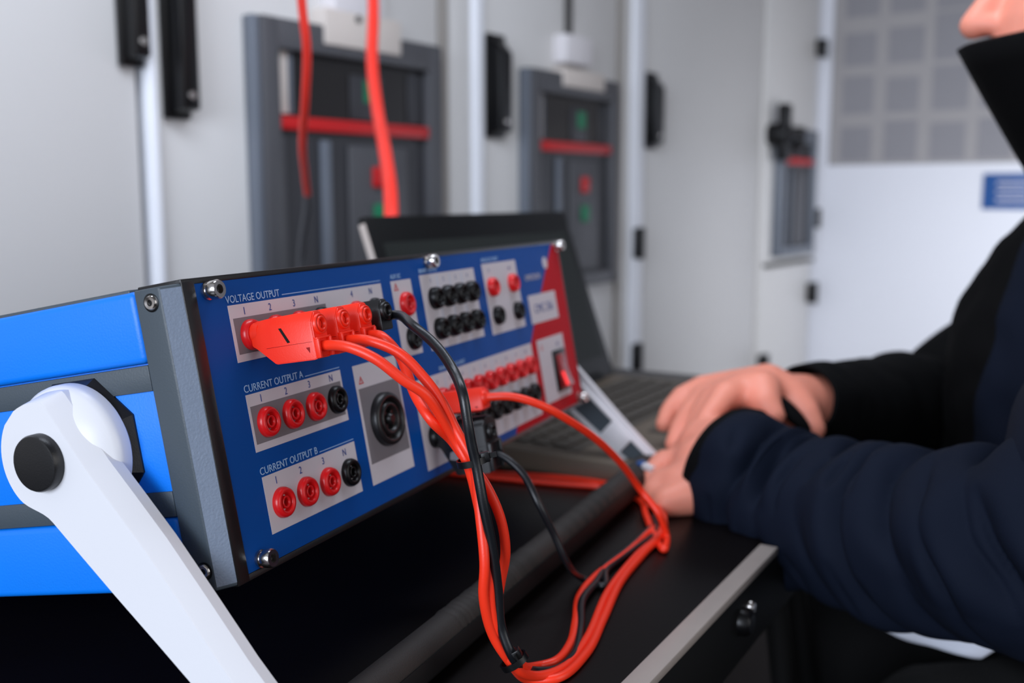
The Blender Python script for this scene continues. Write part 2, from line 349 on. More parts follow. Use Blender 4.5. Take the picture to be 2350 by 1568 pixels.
# ================================================================ THE TEST SET
A_ = Vector((0.4033, 0.9151, 0.0)); yaw = .4151; tilt = .1834
A_ = Vector((math.sin(yaw), math.cos(yaw), 0)); H_ = Vector((math.cos(yaw), -math.sin(yaw), 0))
B_ = Vector((0, 0, 1)) * math.cos(tilt) - H_ * math.sin(tilt); W_ = -(H_ * math.cos(tilt) + Vector((0, 0, 1)) * math.sin(tilt))
O_ = Vector((-.1366, .4441, CH - .0374))
def D(u, v, w_): return O_ + A_ * (u / 1000) + B_ * (v / 1000) + W_ * (w_ / 1000)
DM = Matrix((A_, W_, B_)).transposed().to_4x4(); DM.translation = D(213, -131, 0)
dv = empty('relay_test_set', mtx=DM)
tag(dv, 'blue portable electrical test set tilted on a white handle, with red and black sockets', 'test set')
def L(u, v, w_): return Vector(((u - 213) / 1000, w_ / 1000, (v + 131) / 1000))
def dbox(name, m, u0, u1, v0, v1, w0, w1, bev=0.0, parent=dv, seg=2):
    a = L(u0, v0, w0); b = L(u1, v1, w1)
    return box(name, m, parent, min(a.x, b.x), max(a.x, b.x), min(a.y, b.y), max(a.y, b.y), min(a.z, b.z), max(a.z, b.z), bev / 1000, seg)
dbox('housing', 'blue', -11, 438, -1, -130, 21, 388, 3)
dbox('inner_chassis', 'black_matt', -5, 432, -0.5, -130.5, 1.5, 30)
for sgn in (0, 1):
    def U(u): return u if not sgn else 427 - u
    # blue side skins with grey trims between them
    dbox('side_panel', 'blue', U(-15), U(-4), 0.8, -30.3, 20, 390, 3.0, seg=4)
    dbox('trim_strip', 'dark_grey', U(-14.2), U(-4), -31.0, -42.3, 20.6, 390, 0.4)
    dbox('side_panel', 'blue', U(-13.6), U(-4), -41.8, -86.8, 20, 390, 1.0)
    dbox('trim_strip', 'dark_grey', U(-14.2), U(-4), -86.3, -97.5, 20.6, 390, 0.4)
    dbox('side_panel', 'blue', U(-15), U(-4), -97.8, -131, 20, 390, 3.0, seg=4)
    # corner pillar with a hammered chamfer, coloured lighter as if lit
    pts = [L(U(-2), 1, 0.6), L(U(-4), 1, 3.0), L(U(-14), 1, 20), L(U(-1), 1, 20), L(U(-1), 1, 0.6)] if sgn else [L(U(-8), 1, 0), L(U(-14.6), 1, 6.2), L(U(-15), 1, 20), L(U(-4), 1, 20), L(U(-4), 1, 0)]
    bm = bmesh.new(); add_prism(bm, pts, (0, 0, -0.132), .0009, 3); pil = link('corner_pillar', finish(bm, 'corner_pillar'), 'dark_grey', dv, smooth=True)
    if not sgn: prism('chamfer_facet', 'chamfer_lit_grey', pil, [L(U(-8.1), -.4, -.05), L(U(-14.4), -.4, 5.8), L(U(-14.2), -.4, 6.0), L(U(-8), -.4, .1)], (0, 0, -0.1290))
    dbox('edge_seal', 'black', U(-8 if not sgn else -1.6), U(-0.2), 1.4, -131.4, -0.4, 2.5, 0.3)
    for v, w_ in ((-5.2, 11.5), (-122, 10.5)):
        sx = -1 if not sgn else 1
        q = L(U(-15), v, w_)
        s = lathe('pillar_screw', 'black_gloss', pil, [(0, .0002), (.0036, .0002), (.0040, 0), (.0040, -.001)], q, (sx, 0, 0), 24)
        lathe('screw_head', 'silver', pil, [(0, .0001), (.0012, .0001), (.0014, .0008), (.0026, .0010), (.0032, .0004), (.0033, 0)], q, (sx, 0, 0), 6 * 4)
dbox('top_rim', 'black', -8, 429, 2.6, 0.0, -0.3, 24, 0.4)
dbox('bottom_rim', 'black', -8, 429, -128.6, -131.6, -0.3, 24, 0.4)
dbox('top_cover', 'dark_grey', -13, 440, 2.0, -1, 24, 388, 1)
fp = dbox('front_panel', 'panel_blue', 0, 427, 0, -128.5, 0, 2)
prism('red_field', 'panel_red', dv, [L(415, -0.3, -.08), L(427, -0.3, -.08), L(427, -128.5, -.08), L(293, -128.5, -.08), L(354, -60, -.08)], (0, 0.0001, 0))

def rect(name, m, u0, u1, v0, v1, z, parent=dv): return dbox(name, m, u0, u1, v0, v1, -z, 0.0, parent=parent)
def T(parent, s, u, v, size, m='ink', xs=.9, align='CENTER', z=.22, width=None): return text('lettering', m, parent, s, L(u, v, -z), size / 1000, xs, align, width=width / 1000 if width else None)
def rule(parent, u0, u1, v, z=.12): return dbox('rule_line', 'ink_pale', u0, u1, v, v - .32, -z, 0.0, parent=parent)

# socket prototypes (lathe profiles: radius, height out of the panel)
def sock_profile(R=7.2, h=3.6): 
    k = R / 7.2
    return [(R / 1000, 0), (R / 1000, h * .45 / 1000), ((R - .6 * k) / 1000, h * .85 / 1000), ((R - 1.5 * k) / 1000, h / 1000), ((4.6 * k) / 1000, h * .93 / 1000), ((4.1 * k) / 1000, h * .75 / 1000), ((3.9 * k) / 1000, -.001), (0, -.001)]
protos = {}
def socket(col, u, v, R=7.2, h=3.6, parent=dv):
    key = (col, R)
    q = L(u, v, 0)
    if key not in protos:
        mname = 'sock_red' if col == 'r' else 'black_gloss'
        bm = bmesh.new(); add_lathe(bm, sock_profile(R, h), (0, 0, 0), (0, -1, 0), 36)
        me1 = finish(bm, 'socket'); bm = bmesh.new(); k = R / 7.2
        add_lathe(bm, [(.0030 * k, -.001), (.0030 * k, h * .70 / 1000), (.0027 * k, h * .82 / 1000), (.0021 * k, h * .80 / 1000), (.0018 * k, h * .6 / 1000), (.0018 * k, -.001)], (0, 0, 0), (0, -1, 0), 28)
        me2 = finish(bm, 'socket_sleeve'); protos[key] = (me1, me2, mname)
    me1, me2, mname = protos[key]
    a = link('red_socket' if col == 'r' else 'black_socket', me1, mname, parent, smooth='all'); a.location = q
    b = link('socket_sleeve', me2, mname, a, smooth='all')
    c = lathe('contact_hole', 'black_matt', a, [(0, .0002), (.0017, .0002), (.0017, -.001)], (0, 0, 0), (0, -1, 0), 12)
    return a

# voltage output
vo = rect('voltage_label', 'print_white', 18.7, 150.6, -11.4, -37.4, .10); rect('grey_field', 'print_grey', 20.8, 94, -17.5, -34, .16, vo)
T(vo, 'VOLTAGE OUTPUT', 18.0, -10.4, 4.9, 'ink_pale', 1, 'LEFT', width=39.5); rule(vo, 59.5, 150.4, -9.7)
for s, u in zip('123N4N', (31, 50, 69, 88, 121, 140)): T(vo, s, u - 1.5, -16.4, 5.0)
for c, u in zip('rrrkrk', (31, 50, 69, 88, 121, 140)): socket(c, u, -26)
# current output A and B
ca = rect('current_label', 'print_white', 19.6, 96.2, -52.4, -78.8, .10); rect('grey_field', 'print_grey', 21.2, 94.5, -58.0, -75.5, .16, ca)
T(ca, 'CURRENT OUTPUT A', 19.0, -51.3, 4.9, 'ink_pale', 1, 'LEFT', width=45); rule(ca, 66, 96, -50.9)
cb = rect('current_label', 'print_white', 20.3, 97.3, -90.4, -117, .10)
T(cb, 'CURRENT OUTPUT B', 19.4, -89.4, 4.9, 'ink_pale', 1, 'LEFT', width=45); rule(cb, 66.4, 97, -89)
for s, c, u in zip('123N', 'rrrk', (31.3, 50.3, 69.3, 88.3)):
    T(ca, s, u - 1.5, -57.0, 5.0); T(cb, s, u - 1.5, -95.6, 5.0); socket(c, u - .2, -66.8); socket(c, u, -104.9)
def warn(parent, u, v, s, z=.2):
    bm = bmesh.new(); R3 = math.sqrt(3)
    o = [L(u + s * math.sin(a), v + s * math.cos(a), -z) for a in (0, 2 * math.pi / 3, 4 * math.pi / 3)]; i = [L(u + s * .62 * math.sin(a), v + s * .62 * math.cos(a), -z) for a in (0, 2 * math.pi / 3, 4 * math.pi / 3)]
    ov = [bm.verts.new(p) for p in o]; iv = [bm.verts.new(p) for p in i]
    for k in range(3): bm.faces.new((ov[k], ov[(k + 1) % 3], iv[(k + 1) % 3], iv[k]))
    add_box(bm, *(lambda a, b: (min(a.x, b.x), max(a.x, b.x), min(a.y, b.y), max(a.y, b.y), min(a.z, b.z), max(a.z, b.z)))(L(u - .2, v + s * .35, -z), L(u + .2, v - s * .22, 0)))
    return link('warning_triangle', finish(bm, 'warning_triangle'), 'ink_red', parent)
# combined high current socket
bg_ = rect('combination_label', 'print_white', 107.8, 152.4, -52.5, -117, .10); rect('grey_field', 'print_grey', 110, 150.9, -65.2, -106, .16, bg_); warn(bg_, 113.6, -61.4, 2.9)
big = lathe('combination_socket', 'black', dv, [(.0148, 0), (.0148, .0028), (.0140, .0045), (.0122, .0050), (.0112, .0040), (.0106, .0006), (.0096, .0004), (.0092, .0040), (.0080, .0046), (.0066, .0040), (.0062, .0004), (0, .0004)], L(130.6, -85.3, 0), (0, -1, 0), 48, smooth='all')
lathe('centre_contact', 'black', big, [(0, .0052), (.0022, .0052), (.0032, .0040), (.0034, 0)], L(130.6, -85.3, 0), (0, -1, 0), 24)
for k in range(4):
    a = math.pi / 4 + k * math.pi / 2
    lathe('pin_contact', 'black', big, [(0, .003), (.0010, .003), (.0013, .0022), (.0013, 0)], L(130.6 + 4.8 * math.cos(a), -85.3 + 4.8 * math.sin(a), 0), (0, -1, 0), 12)
# aux dc
ax = rect('supply_label', 'print_white', 161.4, 184.6, -11.2, -55.5, .10); warn(ax, 166.4, -15.4, 3.2); T(ax, 'AUX DC', 162, -9.9, 3.6, 'ink_pale', .85, 'LEFT')
socket('r', 174.6, -25.6); socket('k', 175.6, -45.7)
# binary output
bo = rect('binary_label', 'print_white', 195.6, 270, -10.1, -56.2, .10); T(bo, 'BINARY OUTPUT', 195.8, -8.8, 3.6, 'ink_pale', .85, 'LEFT')
for k in range(4):
    T(bo, str(k + 1), 208.5 + 16.8 * k, -15.5, 3.6)
    socket('k', 209 + 16.8 * k, -25.3, 6.9, 5.5); socket('k', 209.4 + 16.8 * k, -44.3, 6.9, 5.5)
    if k: dbox('rule_line', 'ink_pale', 200.4 + 16.8 * k, 200.7 + 16.8 * k, -11.5, -55, -.16, 0.0, parent=bo)
# analog dc input
di = rect('analog_label', 'print_white', 283, 339.8, -8.6, -57.4, .10); T(di, 'ANALOG DC INPUT', 283.2, -7.2, 3.6, 'ink_pale', .85, 'LEFT')
T(di, 'V', 293, -14.8, 3.4); T(di, 'mA', 327, -14.8, 3.4)
for u, v, c in ((293.2, -25.2, 'r'), (327.6, -25, 'r'), (294.4, -45, 'k'), (329, -45.2, 'k')): socket(c, u, v, 6.6, 4.5)
# logo, name and type plate
lathe('logo_disc', 'print_white', dv, [(0, .0002), (.0046, .0002), (.0046, 0)], L(395.6, -14.2, 0), (0, -1, 0), 24)
T(dv, 'OMICRON', 367, -25.4, 6.2, 'print_white', .85, width=29, z=.3)
tp = rect('type_label', 'print_white', 352, 405.8, -36.6, -58, .14); T(tp, 'CMC 356', 379, -50.5, 9.5, 'ink', .9, z=.3, width=36)
# power switch
pw = rect('power_label', 'print_white', 354.2, 407, -70.6, -119, .14); T(pw, 'I/O', 394, -79, 4.2, 'ink', .9, z=.25); warn(pw, 361.5, -77, 3.2)
sw = dbox('power_switch', 'black_gloss', 379.6, 402.6, -82, -114, -2.0, 0.5, .6)
bm = bmesh.new(); add_prism(bm, [L(383, -84, -1.8), L(383, -98, -3.4), L(383, -111, -6.5), L(383, -111.4, -1.5), L(383, -84, -1.5)], (.0170, 0, 0), .0004); link('rocker', finish(bm, 'rocker'), 'rocker_red', sw, smooth=True)
bm = bmesh.new(); add_prism(bm, [L(384, -99, -3.7), L(384, -110, -6.4), L(384, -109, -6.0), L(384, -99, -3.3)], (.006, 0, 0)); link('lit_window', finish(bm, 'lit_window'), 'red_lit', sw)
# measuring inputs
gi = rect('input_label', 'print_white', 166.8, 343.3, -70.6, -123.6, .10); T(gi, 'BINARY / ANALOG INPUT', 200, -69.2, 3.6, 'ink_pale', .85, 'LEFT')
for k in range(10):
    u = 180 + 17.0 * k
    T(gi, str(k + 1), u - 2, -76.5, 3.4); socket('r', u, -86, 6.7, 5.0); socket('k', u, -105.8, 6.7, 5.0)
    if k: dbox('rule_line', 'ink_pale', u - 8.7, u - 8.4, -72, -121, -.16, 0.0, parent=gi)
# panel screws
for u, v in ((7.2, -3.8), (9.2, -124.6), (207.7, -2.8), (422, -2.4), (418, -125)):
    q = L(u, v, 0); s = lathe('panel_screw', 'silver', dv, [(.0040, 0), (.0040, .0012), (.0032, .0014), (.0032, .0030), (.0042, .0032), (.0043, .0066), (.0038, .0074), (.0021, .0074), (.0019, .0050), (0, .0050)], q, (0, -1, 0), 30)
    lathe('hex_recess', 'black_gloss', s, [(0, .0052), (.0018, .0052), (.0018, .0050)], q, (0, -1, 0), 6)
# ---- carry handle: two white arms on pivots, a black grip between their feet
PV = (-64.0, 65.0); DV, DW = -.785, -.619; QV, QW = .619, -.785
def ap(u, l, p): return L(u, PV[0] + DV * l + QV * p, PV[1] + DW * l + QW * p)
for sgn in (0, 1):
    def U(u): return u if not sgn else 427 - u
    ax_ = (-1, 0, 0) if not sgn else (1, 0, 0)
    bm = bmesh.new()
    # boss: a shallow cone on a round rim
    o0 = L(U(-17.5), PV[0], PV[1])
    add_lathe(bm, [(0, 0), (.0298, 0), (.0308, .0012), (.0308, .0055), (.0304, .0075), (.0290, .0095), (.0230, .0140), (.0120, .0203), (0, .0206)], o0, ax_, 72)
    # arm: tapering plate with a sloping flank towards the front
    head = []
    for k in range(24):
        l = -25.8 + 45.8 * (k / 23) ** 1.5; c = math.sqrt(max(0, 26 ** 2 - l * l)); rdg = 18.4 - .14 * l
        kb = c if l < 0 else 26 - 6.4 * (1 - math.cos(math.pi * l / 20)) / 2
        head.append((l, max(kb, 1.0), max(1.0, min(c, rdg) if l < 0 else rdg), -37.6 if k == 0 else -38.2))
    secs = []
    for l, kb, kr_, uf in head + [(40, 18.4, 14.8, -38.9), (63, 17.0, 13.6, -39.6), (94, 14.2, 10.8, -41.0), (124, 11.5, 8.0, -42.6), (150, 9.8, 6.6, -43.6), (166, 9.2, 6.2, -44), (173, 6.5, 4.5, -43.5)]:
        secs.append([ap(U(uf + 14), l, -kb), ap(U(uf + 2.5), l, -kb), ap(U(uf), l, -kb + 2.0), ap(U(uf), l, kr_ - .6), ap(U(uf + .8), l, kr_), ap(U(uf + 8.5), l, kr_ + 4.6), ap(U(uf + 14), l, kr_ + 4.6)])
    b2 = bmesh.new(); rs = [[b2.verts.new(p) for p in s] for s in secs]
    for a, b in zip(rs, rs[1:]):
        n = len(a)
        for i in range(n): b2.faces.new((a[i], a[(i + 1) % n], b[(i + 1) % n], b[i]))
    b2.faces.new(rs[0]); b2.faces.new(rs[-1][::-1]); bmesh.ops.recalc_face_normals(b2, faces=b2.faces[:])
    merge(bm, b2)
    arm = link('handle_arm', finish(bm, 'handle_arm'), 'white', dv); arm.data.polygons.foreach_set('use_smooth', [True] * len(arm.data.polygons)); arm.data.set_sharp_from_angle(angle=math.radians(24))
    if sgn:    # hollow inner side of the far arm: two flanges
        for p0, p1 in ((-11.5, -9.2), (6.5, 8.8)):
            prism('arm_flange', 'white', arm, [ap(U(-22), 34, p0 * 1.4), ap(U(-22), 34, p1 * 1.4), ap(U(-25), 164, p1 * .85), ap(U(-25), 164, p0 * .85)], (.006, 0, 0), .0005)
        prism('channel_floor', 'dark_grey', arm, [ap(U(-24.2), 34, -12), ap(U(-24.2), 34, 9), ap(U(-28.5), 160, 5.6), ap(U(-28.5), 160, -7.8)], (.0012, 0, 0))
        prism('channel_web', 'white', arm, [ap(U(-23), 118, -9), ap(U(-23), 118, 7), ap(U(-23), 140, 7), ap(U(-23), 140, -9)], (.006, 0, 0), .0005)
    lathe('pivot_plate', 'black', dv, [(0, 0), (.0335, 0), (.0335, .003), (.0305, .0072), (0, .0072)], L(U(-11.5), PV[0], PV[1]), ax_, 8, phase=math.pi / 8, up=(0, 0, 1), smooth=False)
    lathe('pivot_cap', 'black', arm, [(.0124, 0), (.0124, .0055), (.0118, .0066), (.0108, .0068), (0, .0068)], L(U(-36.5), PV[0] , PV[1]), ax_, 48)
gl = 163.0
prof = []
n = 220; u0, u1 = -31, 458
for i in range(n + 1):
    u = u0 + (u1 - u0) * i / n; r = 9.6
    if 96 < u < 205 or 250 < u < 345: r += 0.55 * math.sin(u * 2 * math.pi / 5.2)
    if u < -26 or u > 453: r = 8.8
    prof.append((r / 1000, (u - u0) / 1000))
lathe('handle_grip', 'rubber', dv, [(0, 0)] + prof + [(0, (u1 - u0) / 1000)], ap(u0, gl, 0), (1, 0, 0), 28, smooth='all')
bm = bmesh.new()
add_prism(bm, [ap(0, gl + 3, -8), ap(0, gl + 12.5, -6), ap(0, gl + 14.0, 2), ap(0, gl + 6, 9)], (.430, 0, 0), .0012); link('grip_foot', finish(bm, 'grip_foot'), 'black_matt', dv, smooth=True)

# ================================================================ TEST LEADS
def lead(label, u, v, colour, cable_pts, r=.0024, mark=False, group='banana plug test leads', big=1.0, exitv=-10, exitu=0, low=1.0):
    e = empty('test_lead', mtx=Matrix.Translation(D(u, v, -20)) @ DM.to_3x3().to_4x4())
    tag(e, label, 'test lead', group)
    pm = 'plug_red' if colour == 'r' else 'black'; cm = 'cable_red' if colour == 'r' else 'cable_black'
    def l(a, b, c): return Vector((a / 1000, (c + 20) / 1000, b / 1000))      # relative to the plug: across, up, out of the panel (c negative)
    b2 = bmesh.new(); rs = []
    for c, hw, top, bot in ((-3.2, 4.4, 4.6, -5.5), (-6, 5.0, 5.4, -7.0 * min(1, low * 1.1)), (-15.5, 5.6 * big, 6.0 * big, -15.0 * big * low), (-37, 5.8 * big, 6.2 * big, -15.3 * big * low), (-38, 5.4 * big, 5.8 * big, -14.8 * big * low)):
        rs.append([b2.verts.new(l(a, b, c)) for a, b in ((-hw, bot), (-hw, top - 4.2), (-hw * .42, top), (hw * .42, top), (hw, top - 4.2), (hw, bot))])
    for a, b in zip(rs, rs[1:]):
        for i in range(6): b2.faces.new((a[i], a[(i + 1) % 6], b[(i + 1) % 6], b[i]))
    b2.faces.new(rs[0]); b2.faces.new(rs[-1][::-1]); bmesh.ops.recalc_face_normals(b2, faces=b2.faces[:])
    bmesh.ops.bevel(b2, geom=b2.edges[:], offset=.00045, segments=2, affect='EDGES')
    add_lathe(b2, [(.0052, 0), (.0052, .006), (0, .006)], l(0, 0, -1.5), (0, -1, 0), 20)
    # lower half of the end face carries two cheeks around the cable exit
    if low > .9:
        for a0, a1 in ((-5.4, -4.0), (4.0, 5.4)): add_box(b2, a0 * big / 1000, a1 * big / 1000, (-40.0 + 20) / 1000, (-37 + 20) / 1000, -.0148 * big, -.0062, .0004)
        add_box(b2, -.0054 * big, .0054 * big, (-39.6 + 20) / 1000, (-37 + 20) / 1000, -.0066, -.0056, .0003)
    elif exitu: add_box(b2, .004, .0085, (-36 + 20) / 1000, (-26 + 20) / 1000, -.006, .003, .0008)
    body = link('plug_body', finish(b2, 'plug_body'), pm, e, smooth=True)
    lathe('end_ring', pm, body, [(.0046, -.001), (.0046, .0012), (.0041, .0016), (.0036, .0010), (.0034, .0006), (.0034, .0018), (.0029, .0022), (.0023, .0018), (.0021, -.003)], l(0, 0, -38), (0, -1, 0), 28, smooth='all')
    lathe('end_hole', 'black_matt' if colour != 'r' else 'rocker_red', body, [(0, -.0005), (.0021, -.0005), (.0022, .0002)], l(0, 0, -38), (0, -1, 0), 18)
    box('seam_line', 'rocker_red' if colour == 'r' else 'black_matt', body, -.00588 * big, .00588 * big, (-36.8 + 20) / 1000, (-12 + 20) / 1000, -.00725, -.0071)
    bm = bmesh.new(); add_prism(bm, [l(-5.95 * big, -9.4 * low, -35.2), l(-5.95 * big, -9.4 * low, -33.2), l(-5.95 * big, -12.0 * low, -34.9)], (.0003, 0, 0)); link('arrow_mark', finish(bm, 'arrow_mark'), 'rocker_red' if colour == 'r' else 'black_matt', body)
    if big > 1.2: prism('worn_print', 'print_grey', body, [l(-8.85, -9, -14), l(-8.85, -7.5, -19), l(-8.9, -11, -21), l(-8.9, -14, -18), l(-8.85, -13, -13)], (.0004, 0, 0))
    if mark:
        bm = bmesh.new(); add_prism(bm, [l(-5.86, .8, -20.2), l(-5.86, .8, -21.6), l(-5.92, -6.0, -25.2), l(-5.92, -6.2, -23.8)], (.0004, 0, 0)); link('pen_mark', finish(bm, 'pen_mark'), 'black_matt', body)
    inv = e.matrix_world.inverted()
    pts = [D(u + exitu, v + exitv, -31), D(u + exitu, v + exitv, -40)] + list(cable_pts)
    tube('cable', cm, e, [inv @ p for p in pts], r, 14, 8)
    return e
TR = TZ + .003
# three red leads and one black lead from the voltage outputs, tied together, looping over the table and round the grip
lead('red test lead with a pen mark on its plug, in voltage output 1', 31, -26, 'r', [at(800, 797, .452), at(862, 824, .450), at(925, 872, .452), at(975, 905, .456), at(1010, 952, .462), at(1045, 1012, .468), at(1072, 1062, .468), at(1100, 1170, .474), at(1122, 1300, .472), at(1128, 1400, .475), at(1152, 1480, .482), at(1180, 1528, .484), on(1225, 1552, TR + .004), on(1290, 1535, TR), on(1345, 1470, TR), on(1395, 1360, TR), on(1462, 1275, TR), on(1512, 1228, TR), on(1520, 1170, TR), on(1478, 1135, TR), on(1400, 1112, TR), on(1300, 1098, TR), on(1180, 1090, TR), on(1040, 1082, TR), on(900, 1060, TR)], mark=True)
lead('red test lead in voltage output 2, second of three matching plugs', 50, -26, 'r', [at(850, 783, .465), at(918, 812, .463), at(972, 866, .464), at(1015, 925, .464), at(1045, 985, .467), at(1070, 1030, .466), at(1087, 1062, .466), at(1098, 1150, .468), at(1112, 1290, .466), at(1110, 1370, .470), at(1130, 1455, .478), at(1168, 1516, .484), on(1215, 1560, TR), on(1280, 1556, TR), on(1345, 1500, TR), on(1385, 1420, TR), on(1425, 1335, TR), on(1478, 1270, TR), on(1524, 1215, TR + .004), on(1505, 1160, TR + .005), on(1450, 1125, TR), on(1360, 1116, TR), on(1240, 1106, TR), on(1100, 1092, TR), on(980, 1078, TR)])
lead('red test lead in voltage output 3, beside the black plug', 69, -26, 'r', [at(880, 775, .483), at(916, 815, .481), at(932, 850, .477), at(952, 905, .472), at(990, 965, .464), at(1036, 1010, .474), at(1062, 1045, .476), at(1080, 1066, .474), at(1118, 1120, .478), at(1150, 1195, .482), at(1160, 1270, .486), at(1148, 1340, .490), at(1140, 1400, .489), at(1160, 1475, .487), at(1190, 1520, .486), on(1232, 1530, TR), on(1275, 1518, TR), on(1308, 1480, TR), on(1322, 1425, TR), on(1330, 1370, TR), on(1365, 1325, TR), on(1440, 1268, TR), on(1500, 1212, TR)])
lead('black test lead in the neutral voltage output beside the three red plugs', 88, -26, 'k', [at(948, 748, .490), at(1000, 793, .480), at(1040, 850, .470), at(1062, 905, .458), at(1073, 970, .457), at(1082, 1020, .459), at(1092, 1062, .461), at(1108, 1150, .462), at(1130, 1260, .468), at(1143, 1360, .474), at(1150, 1440, .478), at(1178, 1510, .480), on(1220, 1540, TR + .004), on(1275, 1538, TR), on(1316, 1505, TR), on(1332, 1440, TR), on(1336, 1380, TR + .002), on(1370, 1335, TR), on(1390, 1300, TR), on(1440, 1262, TR), on(1496, 1210, TR)], exitv=-3, exitu=6.5, low=.62)
lead('red test lead alone in the measuring inputs, curving right over the handle grip', 180, -86, 'r', [at(1176, 911, .595), at(1240, 930, .596), at(1305, 965, .61), at(1370, 1010, .64), at(1430, 1070, .68), at(1470, 1125, .705), at(1512, 1180, .70), on(1530, 1232, TR + .003), on(1524, 1262, TR), on(1500, 1225, TR), on(1482, 1180, TR), on(1470, 1150, TR), on(1430, 1125, TR + .005), on(1340, 1105, TR), on(1200, 1094, TR), on(1060, 1080, TR)], exitv=0, low=.42)
lead('black test lead with a bulky plug in the lower measuring inputs', 180, -105.8, 'k', [at(1198, 1086, .592), at(1235, 1155, .585), at(1270, 1225, .59), at(1300, 1290, .595), on(1340, 1330, TR), on(1385, 1345, TR), on(1392, 1310, TR), on(1450, 1265, TR), on(1505, 1222, TR), on(1500, 1185, TR)], big=1.5, exitv=-14, r=.0021)
# cable ties
def tie(label, c, nrm, R, tail):
    e = empty('cable_tie', c); tag(e, label, 'cable tie', None)
    n_ = Vector(nrm).normalized(); x = n_.cross(Vector((0, 1, 0))).normalized(); y = n_.cross(x)
    bm = bmesh.new(); seg = 40; rs = []
    for i in range(seg):
        a = 2 * math.pi * i / seg; d = x * math.cos(a) * R[0] + y * math.sin(a) * R[1]
        dn = (x * math.cos(a) + y * math.sin(a)).normalized()
        rs.append([bm.verts.new(d + dn * o + n_ * h) for o, h in ((0, -.0015), (.0008, -.0015), (.0008, .0015), (0, .0015))])
    for i in range(seg):
        a, b = rs[i], rs[(i + 1) % seg]
        for k in range(4): bm.faces.new((a[k], a[(k + 1) % 4], b[(k + 1) % 4], b[k]))
    link('strap', finish(bm, 'strap'), 'black_gloss', e, smooth=True)
    m = frame_mtx(Vector(tail) - Vector(c), n_)
    bm = bmesh.new(); add_box(bm, -.0028, .0028, -.002, .002, -.0022, .0022, .0005); add_box(bm, -.0012, .0058, -.0004, .0004, -.001, .0014); bm.transform(m)
    link('tie_head', finish(bm, 'tie_head'), 'black_gloss', e, smooth=True); return e
tie('black cable tie bundling the red and black leads just below the sockets', at(1084, 1058, .466), (at(1070, 1015, .466) - at(1094, 1110, .468)), (.0064, .0064), at(1110, 1050, .464))
tie('thin black cable tie round the leads at the bottom of their loop', at(1180, 1518, .484), (at(1160, 1475, .483) - at(1205, 1545, .485)), (.0062, .0052), at(1186, 1500, .478))

# red cables hanging down behind the test set
def hang(label, pts, r):
    p = [Vector(q) for q in pts]; o = tube('hanging_cable', 'cable_back', None, p, r, 16, 8); tag(o, label, 'cable', 'red cables hanging from above'); return o
hc = hang('thin red cable hanging in front of the breaker window, its lower end dark', [at(680, -330, 1.0), at(684, -120, 1.0), at(694, 20, 1.02), at(704, 110, 1.04), at(701, 220, 1.08), at(694, 330, 1.16), at(700, 400, 1.24), at(706, 450, 1.3)], .0046)
tube('dark_end', 'breaker', hc, [at(705, 445, 1.295), at(706, 470, 1.31), at(696, 545, 1.36), at(690, 620, 1.4), at(688, 760, 1.4)], .0052, 14, 8)
hang('thick red cable hanging down behind the laptop lid', [at(842, -330, 1.5), at(852, -120, 1.48), at(857, 20, 1.44), at(854, 140, 1.38), at(866, 250, 1.3), at(884, 350, 1.2), at(896, 440, 1.12), at(898, 520, 1.08), at(892, 620, 1.06), at(880, 740, 1.06), at(880, 860, 1.08)], .0080)

# ================================================================ LAPTOP
hy = math.radians(30.7); HX = Vector((math.sin(hy), math.cos(hy), 0)); HN = Vector((math.cos(hy), -math.sin(hy), 0))
HR = Vector((0.130, 1.250, TZ)); LW = .392
LM = Matrix((HX, -HN, Vector((0, 0, 1)))).transposed().to_4x4(); LM.translation = HR - HX * (LW / 2)   # x along hinge, y away from the user
lp = empty('laptop', mtx=LM); tag(lp, 'open dark laptop with a taupe keyboard deck behind the test set, its screen dim', 'laptop')
h2 = LW / 2; DP = .255
box('base', 'lap', lp, -h2, h2, -DP, 0.012, 0.0, .020, .003)
box('keyboard_well', 'lap_key', lp, -h2 + .02, h2 - .02, -.135, -.02, .0195, .0204)
ky = box('key', 'lap_key', lp, -.0078, .0078, -.0078, .0078, .020, .0228, .0008, 1)
first = True
for r in range(5):
    for c in range(18):
        x = -h2 + .034 + c * .0191; y = -.032 - r * .0205
        if first: ky.location = (x, y, 0); first = False
        else: inst(ky, lp, (x, y, 0))
box('touchpad', 'lap_key', lp, -.075, .045, -.235, -.155, .0198, .0206, .0003)
for x in (-h2 + .07, h2 - .07):
    bm = bmesh.new(); add_lathe(bm, [(0, 0), (.008, 0), (.008, .05), (0, .05)], (x - .025, .006, .020), (1, 0, 0), 16); link('hinge_barrel', finish(bm, 'hinge_barrel'), 'lap_bezel', lp, smooth=True)
la = math.radians(20)
lid = box('lid', 'lap_bezel', lp, -h2, h2, 0, .009, 0, .211, .003)
lid.matrix_local = Matrix.Translation((0, .004, .020)) @ Matrix.Rotation(-la, 4, 'X')
scr = box('screen', 'screen', lid, -h2 + .016, h2 - .016, -.0006, .0001, .026, .184)
eb = box('lid_edge', 'alu', lid, -h2 - .0012, -h2 + .0005, 0.001, .008, .01, .204, .0004)

# little white and blue stick at the near side of the laptop
us = empty('usb_stick', mtx=frame_mtx(on(1487, 1072, TZ + .024), (-.5, .45, 0.1))); tag(us, 'small white and blue stick lying by the near hand', 'usb stick')
box('stick_body', 'card', us, -.0035, .0035, -.0022, .0022, -.006, .004, .0006); box('stick_cap', 'sign_blue', us, -.0037, .0037, -.0024, .0024, .004, .009, .0006)

